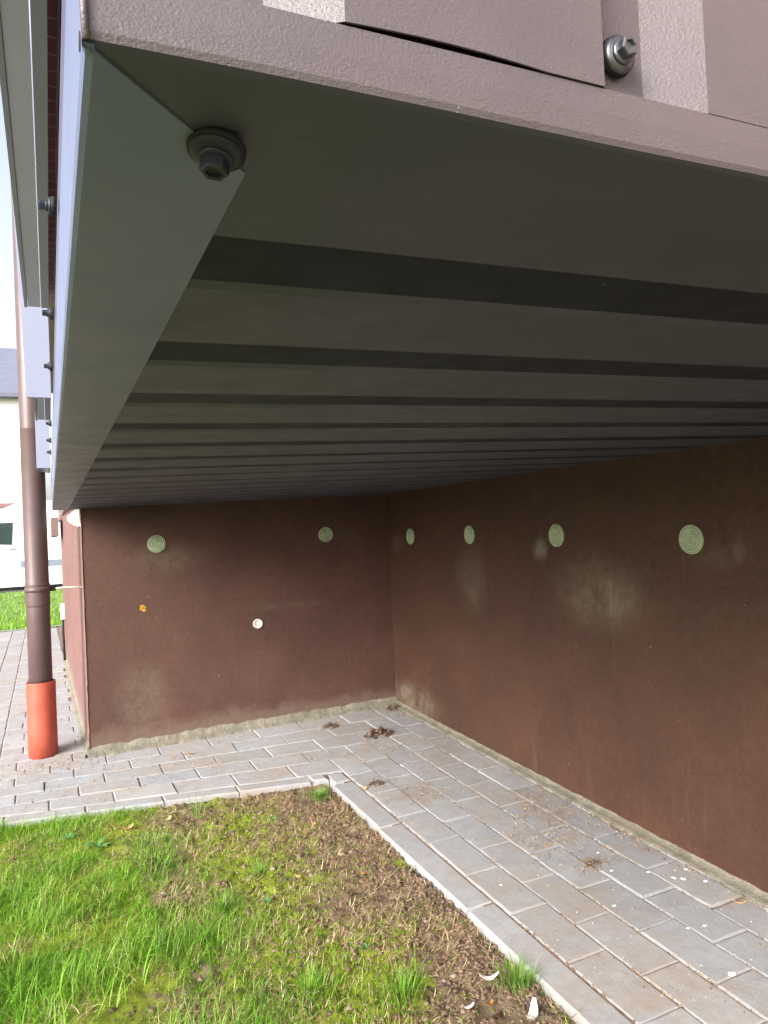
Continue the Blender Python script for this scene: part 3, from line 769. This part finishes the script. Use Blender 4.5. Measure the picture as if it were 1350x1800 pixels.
# crumbs of soil and grit
def blob(mb, c, r, t=0, mi=0, sub=1, sq=.7, amp=.3):
    f = (1+5**.5)/2
    V = [(-1, f, 0), (1, f, 0), (-1, -f, 0), (1, -f, 0), (0, -1, f), (0, 1, f), (0, -1, -f), (0, 1, -f), (f, 0, -1), (f, 0, 1), (-f, 0, -1), (-f, 0, 1)]
    F = [(0, 11, 5), (0, 5, 1), (0, 1, 7), (0, 7, 10), (0, 10, 11), (1, 5, 9), (5, 11, 4), (11, 10, 2), (10, 7, 6), (7, 1, 8), (3, 9, 4), (3, 4, 2), (3, 2, 6), (3, 6, 8), (3, 8, 9), (4, 9, 5), (2, 4, 11), (6, 2, 10), (8, 6, 7), (9, 8, 1)]
    V = [Vector(v).normalized() for v in V]
    for _ in range(sub-1):
        mid = {}; F2 = []
        def gm(a, b):
            k_ = (min(a, b), max(a, b))
            if k_ not in mid: V.append(((V[a]+V[b])/2).normalized()); mid[k_] = len(V)-1
            return mid[k_]
        for a, b, c_ in F: x, y, z = gm(a, b), gm(b, c_), gm(c_, a); F2 += [(a, x, z), (b, y, x), (c_, z, y), (x, y, z)]
        F = F2
    s = rnd.random()*50; ex = rnd.uniform(.7, 1.3); ey = rnd.uniform(.7, 1.3)
    mb.add([(c[0]+v.x*r*ex*(1+amp*mnoise.noise(v*1.7+Vector((s, 0, 0)))*1.6), c[1]+v.y*r*ey*(1+amp*mnoise.noise(v*1.9+Vector((0, s, 0)))*1.6), c[2]+v.z*r*sq*(1+amp*mnoise.noise(v*1.8+Vector((0, 0, s)))*1.6)) for v in V], F, mi, t)
M['crumb'] = mat_blade('soil_crumb', [(0, srgb(74, 54, 44)), (.5, srgb(112, 92, 76)), (.93, srgb(128, 108, 92)), (1, srgb(150, 136, 120))], 0)
cr = MB(); cnt = 0
while cnt < 5500:
    x = rnd.uniform(-.1, .85); y = rnd.uniform(1.0, 2.55)
    if not inbed(x, y): continue
    p = (x-.1)*1.1+.8*fbm(x, y, 7, 3, 11.)
    if rnd.random() > p: continue
    cnt += 1; r = min(.009, .0012+rnd.expovariate(1/.0016))
    blob(cr, (x, y, soilz(x, y)+.002), r, rnd.random()**1.3)
for _ in range(2200):
    y = rnd.uniform(1.05, 2.3); x = .852-abs(rnd.gauss(0, .055))
    if fbm(x, y, 5, 2, 41.) < -.12 or not inbed(x, y): continue
    blob(cr, (x, y, soilz(x, y)+.003), rnd.uniform(.0015, .0055), rnd.uniform(.2, .85), 0, 1, .6, .45)
tag(cr.build('soil_crumbs', M['crumb'], attr='tint'), 'crumbs of brown soil and grit lying on the bed', 'soil crumbs', kind='stuff')
# sweepings on the paving
db = MB()
def pathpt():
    while True:
        x = rnd.uniform(-.5, XB-.02); y = rnd.uniform(.9, 3.15)
        if x > .94 or y > edgeA(x)+.07: return x, y
for c_, sx_, sy_, n_ in (((1.05, 2.15), .05, .04, 150), ((1.22, 1.72), .07, .07, 260), ((1.36, 1.86), .04, .1, 160), ((1.25, 1.52), .03, .02, 70), ((1.40, 3.05), .06, .08, 260), ((1.10, 2.6), .12, .15, 180), ((1.44, 1.6), .02, .2, 150), ((1.08, 3.0), .06, .03, 70), ((-.05, 3.15), .15, .08, 220), ((-.05, 3.8), .1, .5, 260), ((.3, 2.9), .3, .1, 160), ((.98, 2.3), .05, .05, 90)):
    for _ in range(int(n_*1.9)):
        x = rnd.gauss(c_[0], sx_); y = rnd.gauss(c_[1], sy_)
        if x > XB-.01 or (x < .94 and y < edgeA(x)+.01) or (y > YA-.01 and x > XW-.01): continue
        if rnd.random() < .6: blade(db, x, y, gz(x, y)+rnd.uniform(.001, .004), rnd.uniform(.005, .028), rnd.uniform(.0006, .0018), rnd.uniform(0, 6.28), rnd.uniform(1.35, 1.62), rnd.uniform(-.7, .7), rnd.random()**1.6*.8, 3)
        else: blob(db, (x, y, gz(x, y)+.0015), rnd.uniform(.0008, .003), rnd.random()*.7)
for _ in range(1300):
    x, y = pathpt(); blob(db, (x, y, gz(x, y)+.001), rnd.uniform(.0006, .0022), rnd.random())
for _ in range(1500):
    k_ = rnd.randint(0, 5); x = .932+BW*k_+rnd.gauss(0, .0022); y = rnd.uniform(.95, 2.4+.11*k_)
    if fbm(x, y, 9, 2, 30.) < -.05: continue
    blob(db, (x, y, gz(x, y)-.0005), rnd.uniform(.0008, .0026), rnd.random()*.45)
tag(db.build('path_sweepings', M['straw'], attr='tint'), 'bits of straw and grit scattered over the paving blocks', 'debris', kind='stuff')

# clumps, leaves, peelings: single things
def clump(x, y, r, label, n=60):
    mb = MB()
    for _ in range(n):
        a_ = rnd.uniform(0, 6.28); q_ = rnd.random()**.6*r; hh = (1-(q_/r)**2)*r*.55
        px_, py_ = x+math.cos(a_)*q_, y+math.sin(a_)*q_*.7; z_ = gz(px_, py_)+rnd.random()*hh
        if rnd.random() < .55: blob(mb, (px_, py_, z_+.001), rnd.uniform(.002, r*.17), rnd.random()*.7)
        else: blade(mb, px_, py_, z_+.002, rnd.uniform(.01, .03), rnd.uniform(.0008, .002), rnd.uniform(0, 6.28), rnd.uniform(.8, 1.6), rnd.uniform(-.8, .8), rnd.random(), 3)
    o = mb.build('dirt_clump', M['crumb'], None, origin=(x, y, gz(x, y)), attr='tint'); return tag(o, label, 'dirt clump', 'clumps of dry dirt and moss on the paving')
clump(1.211, 2.789, .062, 'biggest brown clump of dry moss on the paving by the inner corner', 150)
clump(1.078, 3.004, .036, 'flat brown clump at the foot of the end wall', 80)
clump(1.425, 3.10, .040, 'grey crumbly clump lying right in the inner corner', 90)
clump(1.245, 1.52, .020, 'small tan clump with a pale bit, alone on the long path', 40)
clump(.985, 2.305, .030, 'tan clump on the paving at the tip of the soil bed', 60)
M['leaf'] = mat_blade('dead_leaf', [(0, srgb(150, 96, 50)), (.5, srgb(206, 160, 96)), (1, srgb(232, 208, 150))], .25)
M['scrap'] = mat_plain('white_peel', srgb(226, 216, 212), .5, 0, .08, 60)
def flake(name, x, y, z, L, W, az, curl, mat, tint, thick=.0008, lift=.0):
    mb = MB(); n, k = 8, 3; vs = []
    ca, sa = math.cos(az), math.sin(az)
    for side_ in (0, 1):
        for i in range(n+1):
            u = i/n; wd = W*math.sin(math.pi*min(1, max(0, .08+.86*u)))**.7*.5
            for j in range(-k, k+1):
                v = j/k*wd; lx = (u-.5)*L; h = curl*L*((u-.5)**2*2)+abs(j/k)**2*W*.25*abs(curl)+lift*u
                h += .0012*mnoise.noise(Vector((lx*90, v*90, x*10)))
                vs.append((x+lx*ca-(v+curl*.3*L*(u-.5)**2)*sa, y+lx*sa+(v+curl*.3*L*(u-.5)**2)*ca, z+h-(thick if side_ else 0)))
    m_ = 2*k+1; o_ = (n+1)*m_; fs = []
    for i in range(n):
        for j in range(m_-1): q_ = i*m_+j; fs += [(q_, q_+1, q_+m_+1, q_+m_), (o_+q_, o_+q_+m_, o_+q_+m_+1, o_+q_+1)]
        fs += [(i*m_, (i+1)*m_, o_+(i+1)*m_, o_+i*m_), (i*m_+m_-1, o_+i*m_+m_-1, o_+(i+1)*m_+m_-1, (i+1)*m_+m_-1)]
    mb.add(vs, fs, 0, tint, True)
    return mb.build(name, mat, None, origin=(x, y, z), attr='tint')
for (x, y, L, W, az, cu, lb) in ((.774, 1.278, .040, .013, -.35, .5, 'curled white peeling lying beside the tall tuft'), (.692, 1.22, .024, .007, .1, .3, 'smallest white peeling, flat on bare soil'), (.787, 1.150, .055, .018, .75, .55, 'largest bright white peeling, lying nearest the kerb at the bottom')):
    tag(flake('peeling', x, y, soilz(x, y)+.010, L, W, az, cu, M['scrap'], .5, .0012, .012 if 0 else 0), lb, 'peeling')
for (x, y, L, W, az, t, lb) in ((.19, 2.40, .032, .018, .2, .6, 'yellow dead leaf between grass and kerb'), (.31, 2.405, .030, .012, .8, .9, 'pale yellow dead leaf on the soil by the kerb'), (.927, 2.276, .022, .018, .5, .55, 'tan leaf on the paving at the tip of the bed'), (.70, 2.13, .020, .012, 1.2, .35, 'orange brown leaf on bare soil below the bed tip'), (.72, 1.80, .016, .012, 2.0, .4, 'small orange leaf on soil halfway along the kerb'), (.735, 1.215, .016, .010, .3, .1, 'rusty leaf next to the small white peeling'), (1.41, 1.212, .030, .006, 2.3, .7, 'yellow stalk leaf at the foot of the long wall'), (.477, 2.967, .016, .011, .4, .15, 'orange leaf on paving before the end wall'), (.56, 1.86, .015, .013, 2.4, .8, 'pale round leaf on bare soil in mid bed')):
    z = (gz(x, y)+.004) if not inbed(x, y) else soilz(x, y)+.009
    tag(flake('leaf', x, y, z, L, W, az, .5, M['leaf'], t, .0005), lb, 'leaf')
# bird droppings splashed on the long path (flat splats)
for (px_, py_, r) in ((1.43, 1.385, .004), (1.388, 1.355, .0065), (1.372, 1.37, .005), (1.34, 1.42, .005), (1.425, 1.32, .005), (1.265, 1.47, .004), (1.235, 1.20, .005), (1.16, 1.345, .0045), (1.275, 1.19, .0045), (1.19, 1.05, .0065), (1.30, 1.56, .004), (.985, 1.55, .003)):
    mb = MB(); blob(mb, (px_, py_, gz(px_, py_)+.0015), r, 0, 0, 2, .18, .5)
    tag(mb.build('bird_dropping', M['white'], None, origin=(px_, py_, gz(px_, py_))), 'white bird dropping, one of the specks on the paving near the long wall', 'bird dropping', 'bird droppings specking the paving near the long wall')

# tufts
def tuft(x, y, n, Lmin, Lmax, spread, label, stray=0, kind_='tuft'):
    mb = MB()
    for _ in range(n):
        a_ = rnd.uniform(0, 6.28); q_ = abs(rnd.gauss(0, spread)); px_, py_ = x+math.cos(a_)*q_, y+math.sin(a_)*q_
        if not inbed(px_, py_): px_ = min(px_, .85); py_ = min(py_, edgeA(px_)-.01 if px_ < .8 else 2.42)
        blade(mb, px_, py_, soilz(px_, py_)-.002, rnd.uniform(Lmin, Lmax), rnd.uniform(.0008, .0019), a_+rnd.gauss(0, .5), abs(rnd.gauss(.25, .25)), rnd.uniform(.2, 1.3), min(1, max(0, rnd.gauss(.45, .25))), 5)
    for _ in range(stray):
        blade(mb, x+rnd.gauss(0, .02), y+rnd.gauss(0, .01), soilz(x, y)-.002, rnd.uniform(.07, .1), .0011, rnd.uniform(0, 6.28), rnd.uniform(0, .15), rnd.uniform(.1, .5), .25, 6)
    o = mb.build('grass_tuft', M[kind_], None, origin=(x, y, soilz(x, y)), attr='tint'); return tag(o, label, 'grass tuft', 'grass tufts on the bare soil')
tuft(.79, 2.34, 260, .02, .05, .022, 'dense green tuft at the tip of the bed between the two paths')
tuft(.825, 1.245, 360, .02, .05, .028, 'olive tuft with tall thin stalks leaning on the kerb', 7)
tuft(.60, 1.32, 260, .03, .065, .035, 'loose bright tuft in the middle of the lower bed', 3, 'blade')
tuft(.44, 1.42, 220, .02, .055, .04, 'spreading tuft among moss in the lower bed', 0, 'blade')
tuft(.35, 1.80, 160, .025, .055, .030, 'thin pale tuft in the middle of the bed', 2)
tuft(.48, 1.95, 90, .02, .05, .022, 'small sparse tuft on bare soil farther back', 2)
tuft(.22, 2.27, 200, .02, .05, .04, 'bluish green tuft behind the grass near the far kerb', 1)
tuft(.40, 2.42, 60, .03, .08, .03, 'few long blades rising against the far kerb', 3)

def weed(x, y, n, r, label):
    mb = MB()
    for i in range(n):
        az = 6.283*i/n+rnd.uniform(-.3, .3); L = r*rnd.uniform(.7, 1.1); z0 = soilz(x, y)+.004; ca, sa = math.cos(az), math.sin(az); vs = []
        W = L*.38; up = rnd.uniform(.25, .7)
        for j in range(6):
            u = j/5; w_ = W*(.12 if u < .2 else math.sin(math.pi*min(1, (u-.12)/.9))**.7)*.5+.0004
            cx_, h_ = L*u, L*up*math.sin(u*2.2)*.7
            for sgn in (-1, 0, 1): vs.append((x+cx_*ca-sgn*w_*sa, y+cx_*sa+sgn*w_*ca, z0+h_+abs(sgn)*.0015))
        mb.add(vs, [(3*j+k_, 3*j+k_+1, 3*j+4+k_, 3*j+3+k_) for j in range(5) for k_ in (0, 1)], 0, rnd.uniform(.35, .7), True)
    return tag(mb.build('weed', M['weed'], None, origin=(x, y, soilz(x, y)), attr='tint'), label, 'weed', 'broad leaved weeds in the bed')
M['weed'] = mat_blade('weed_leaf', [(0, srgb(60, 100, 50)), (.5, srgb(96, 148, 80)), (1, srgb(160, 196, 136))], .3)
weed(.10, 2.33, 7, .040, 'grey green broad leaved weed in the grass near the far kerb')
weed(.02, 2.44, 6, .030, 'small broad leaved weed hard against the far kerb')
weed(.455, 1.78, 4, .020, 'tiny round leaved seedling in the middle of the moss')
weed(.60, 2.24, 5, .022, 'yellow green seedling on bare soil near the bed tip')
weed(.60, 1.50, 4, .016, 'tiny seedling on soil in the lower bed')
# far lawn blades
fg = MB()
for _ in range(9000):
    y = 7.25+14*rnd.random()**1.6; x = rnd.uniform(-1.9, .5)*(y/9)
    blade(fg, x, y, gz(x, y)-.01, rnd.uniform(.03, .09), rnd.uniform(.005, .012), rnd.uniform(0, 6.28), abs(rnd.gauss(.2, .3)), .8, min(1, max(0, rnd.gauss(.62, .2))), 2)
tag(fg.build('lawn_grass', M['blade'], attr='tint'), 'bright grass of the lawn beyond the paving', 'grass', kind='stuff')

# ================================================================== VAN
def lin(c): return c
VY, VX = 22.6, -2.75; vg = RZ+.01
M['van_white'] = mat_plain('van_paint', (.78, .78, .80, 1), .25, 0, .02, 2)
M['glass'] = mat_plain('dark_glass', (.03, .05, .05, 1), .08, 0, .1, 3)
M['van_grey'] = mat_plain('grey_plastic', srgb(120, 128, 146), .6)
M['tyre'] = mat_plain('tyre_rubber', (.02, .02, .02, 1), .85)
van = thing('parked_van', (VX+2.9, VY+1, vg), 'white high roofed delivery van parked on the road beyond the lawn', 'van')
prof = [(0, .45), (.02, .85), (.12, 1.05), (.85, 1.22), (1.30, 1.95), (1.55, 2.25), (2.0, 2.44), (2.6, 2.47), (5.7, 2.45), (5.85, 2.35), (5.9, .45)]
def side_prism(mb, prof, y0, y1, mi=0, tuck=.06):
    n = len(prof); cx_, czz = 3, 1.2
    vs = []
    for yy, s in ((y0, .985), (y0+tuck, 1), (y1-tuck, 1), (y1, .985)):
        for px_, pz_ in prof: vs.append((VX+cx_+(px_-cx_)*s, yy, vg+czz+(pz_-czz)*s))
    fs = [(k_*n+i, k_*n+(i+1) % n, (k_+1)*n+(i+1) % n, (k_+1)*n+i) for k_ in range(3) for i in range(n)]
    fs += [tuple(reversed(range(n))), tuple(3*n+i for i in range(n))]
    mb.add(vs, [tuple(reversed(f)) for f in fs], mi)
mb = MB(); side_prism(mb, prof, VY, VY+2.0); body = mb.build('body', M['van_white'], van, origin=(VX+3, VY+1, vg+1.2))
def vq(name, pts, mat, y=None, par=None, th_=.02):
    y = VY-.008 if y is None else y; mb = MB(); n = len(pts)
    vs = [(VX+a_, y, vg+b_) for a_, b_ in pts]+[(VX+a_, y+th_, vg+b_) for a_, b_ in pts]
    mb.add(vs, [tuple(range(n)), tuple(reversed(range(n, 2*n)))]+[(i, i+n, (i+1) % n+n, (i+1) % n) for i in range(n)])
    return mb.build(name, mat, par or van, origin=(VX+pts[0][0], y, vg+pts[0][1]))
door = vq('door', [(1.0, .55), (1.92, .55), (1.92, 1.98), (1.42, 1.98), (1.02, 1.30)], M['van_white'], VY-.012)
vq('window', [(1.12, 1.32), (1.80, 1.26), (1.84, 1.88), (1.48, 1.88)], M['glass'], VY-.022, door)
vq('handle', [(1.74, 1.12), (1.88, 1.12), (1.88, 1.16), (1.74, 1.16)], M['van_grey'], VY-.03, door)
vq('side_strip', [(2.0, .62), (5.8, .62), (5.8, .80), (2.0, .80)], M['van_grey'], VY-.010)
vq('side_door', [(2.1, .84), (3.3, .84), (3.3, 2.2), (2.1, 2.2)], M['van_white'], VY-.010)
vq('bumper', [(-.05, .40), (.5, .40), (.5, .72), (-.03, .72)], M['van_grey'], VY-.010)
vq('sill_strip', [(1.45, .10), (4.3, .10), (4.3, .46), (1.45, .46)], M['van_white'], VY+.01)
vq('headlight', [(.04, .86), (.34, .92), (.40, 1.04), (.12, 1.0)], M['glass'], VY-.011)
mb = MB(); mb.box(VX+1.05, VX+1.2, VY-.22, VY-.03, vg+1.3, vg+1.55); mb.build('mirror', M['tyre'], van, origin=(VX+1.1, VY-.1, vg+1.4), bevel=.02)
for wx in (.95, 4.75):
    for wy in (VY-.005, VY+1.78):
        mt = Matrix.Translation(Vector((VX+wx, wy, vg+.34))) @ Vector((0, 1, 0)).to_track_quat('Z', 'Y').to_matrix().to_4x4()
        mb = MB(); mb.lathe([(.20, 0), (.31, -.01), (.34, .03), (.34, .19), (.31, .22), (.2, .22)], 28, mt); wl = mb.build('wheel', M['tyre'], van, origin=(VX+wx, wy, vg+.34))
        mb = MB(); mb.lathe([(.19, -.004), (.15, -.012), (.06, .0), (.02, -.01)], 20, mt); mb.build('rim', M['van_grey'], wl, origin=(VX+wx, wy, vg+.34))

# ================================================================== HOUSE BEYOND
hz = RZ-.02; HY = 45
a = N('house_roof'); a.fin(a.ramp(a.noise(2, 6, .6, stretch=(1, 6, 1)), [(.3, srgb(96, 99, 116)), (.7, srgb(118, 121, 138))]), .7); M['roof'] = a.m
M['house_white'] = mat_plain('house_render', (.75, .75, .74, 1), .85, 0, .03, .5)
M['house_base'] = mat_plain('house_base', srgb(146, 128, 136), .8)
hs_ = thing('house', (-7, HY+5, hz), 'large white rendered house with a grey roof far behind the van', 'house')
mb = MB(); mb.box(-16, -.6, HY, HY+10, hz-.3, 9.2); mb.build('wall', M['house_white'], hs_, origin=(-8, HY+5, 3))
mb = MB(); mb.box(-16.05, -.55, HY-.06, HY+10.05, hz-.3, 3.0); mb.box(-16.08, -.52, HY-.10, HY+10.08, 3.0, 3.2, 1); mb.build('base_storey', [M['house_base'], mat_plain('cornice_paint', srgb(138, 104, 102), .8)], hs_, origin=(-8, HY+5, 1.5))
mb = MB(); e = 9.0
vs = [(-16.6, HY-.6, e), (0, HY-.6, e), (0, HY+10.6, e), (-16.6, HY+10.6, e), (-16.6, HY-.6, e+.2), (0, HY-.6, e+.2), (0, HY+10.6, e+.2), (-16.6, HY+10.6, e+.2), (-16.6, HY+5, e+4), (0, HY+5, e+4)]
mb.add(vs, [(0, 3, 2, 1), (0, 1, 5, 4), (2, 3, 7, 6), (4, 5, 9, 8), (6, 7, 8, 9), (1, 2, 6, 9, 5), (3, 0, 4, 8, 7)]); mb.build('roof', M['roof'], hs_, origin=(-8, HY+5, e))
for x in (-14.2, -11.2, -8.2, -5.2):
    for z0 in (4.0, 6.6):
        mb = MB(); mb.box(x-.6, x+.6, HY-.03, HY+.1, z0, z0+1.5); wn = mb.build('window', M['white'], hs_, origin=(x, HY, z0))
        mb = MB(); mb.box(x-.5, x-.03, HY-.05, HY-.031, z0+.1, z0+1.4); mb.box(x+.03, x+.5, HY-.05, HY-.031, z0+.1, z0+1.4); mb.build('pane', M['glass'], wn, origin=(x, HY, z0))
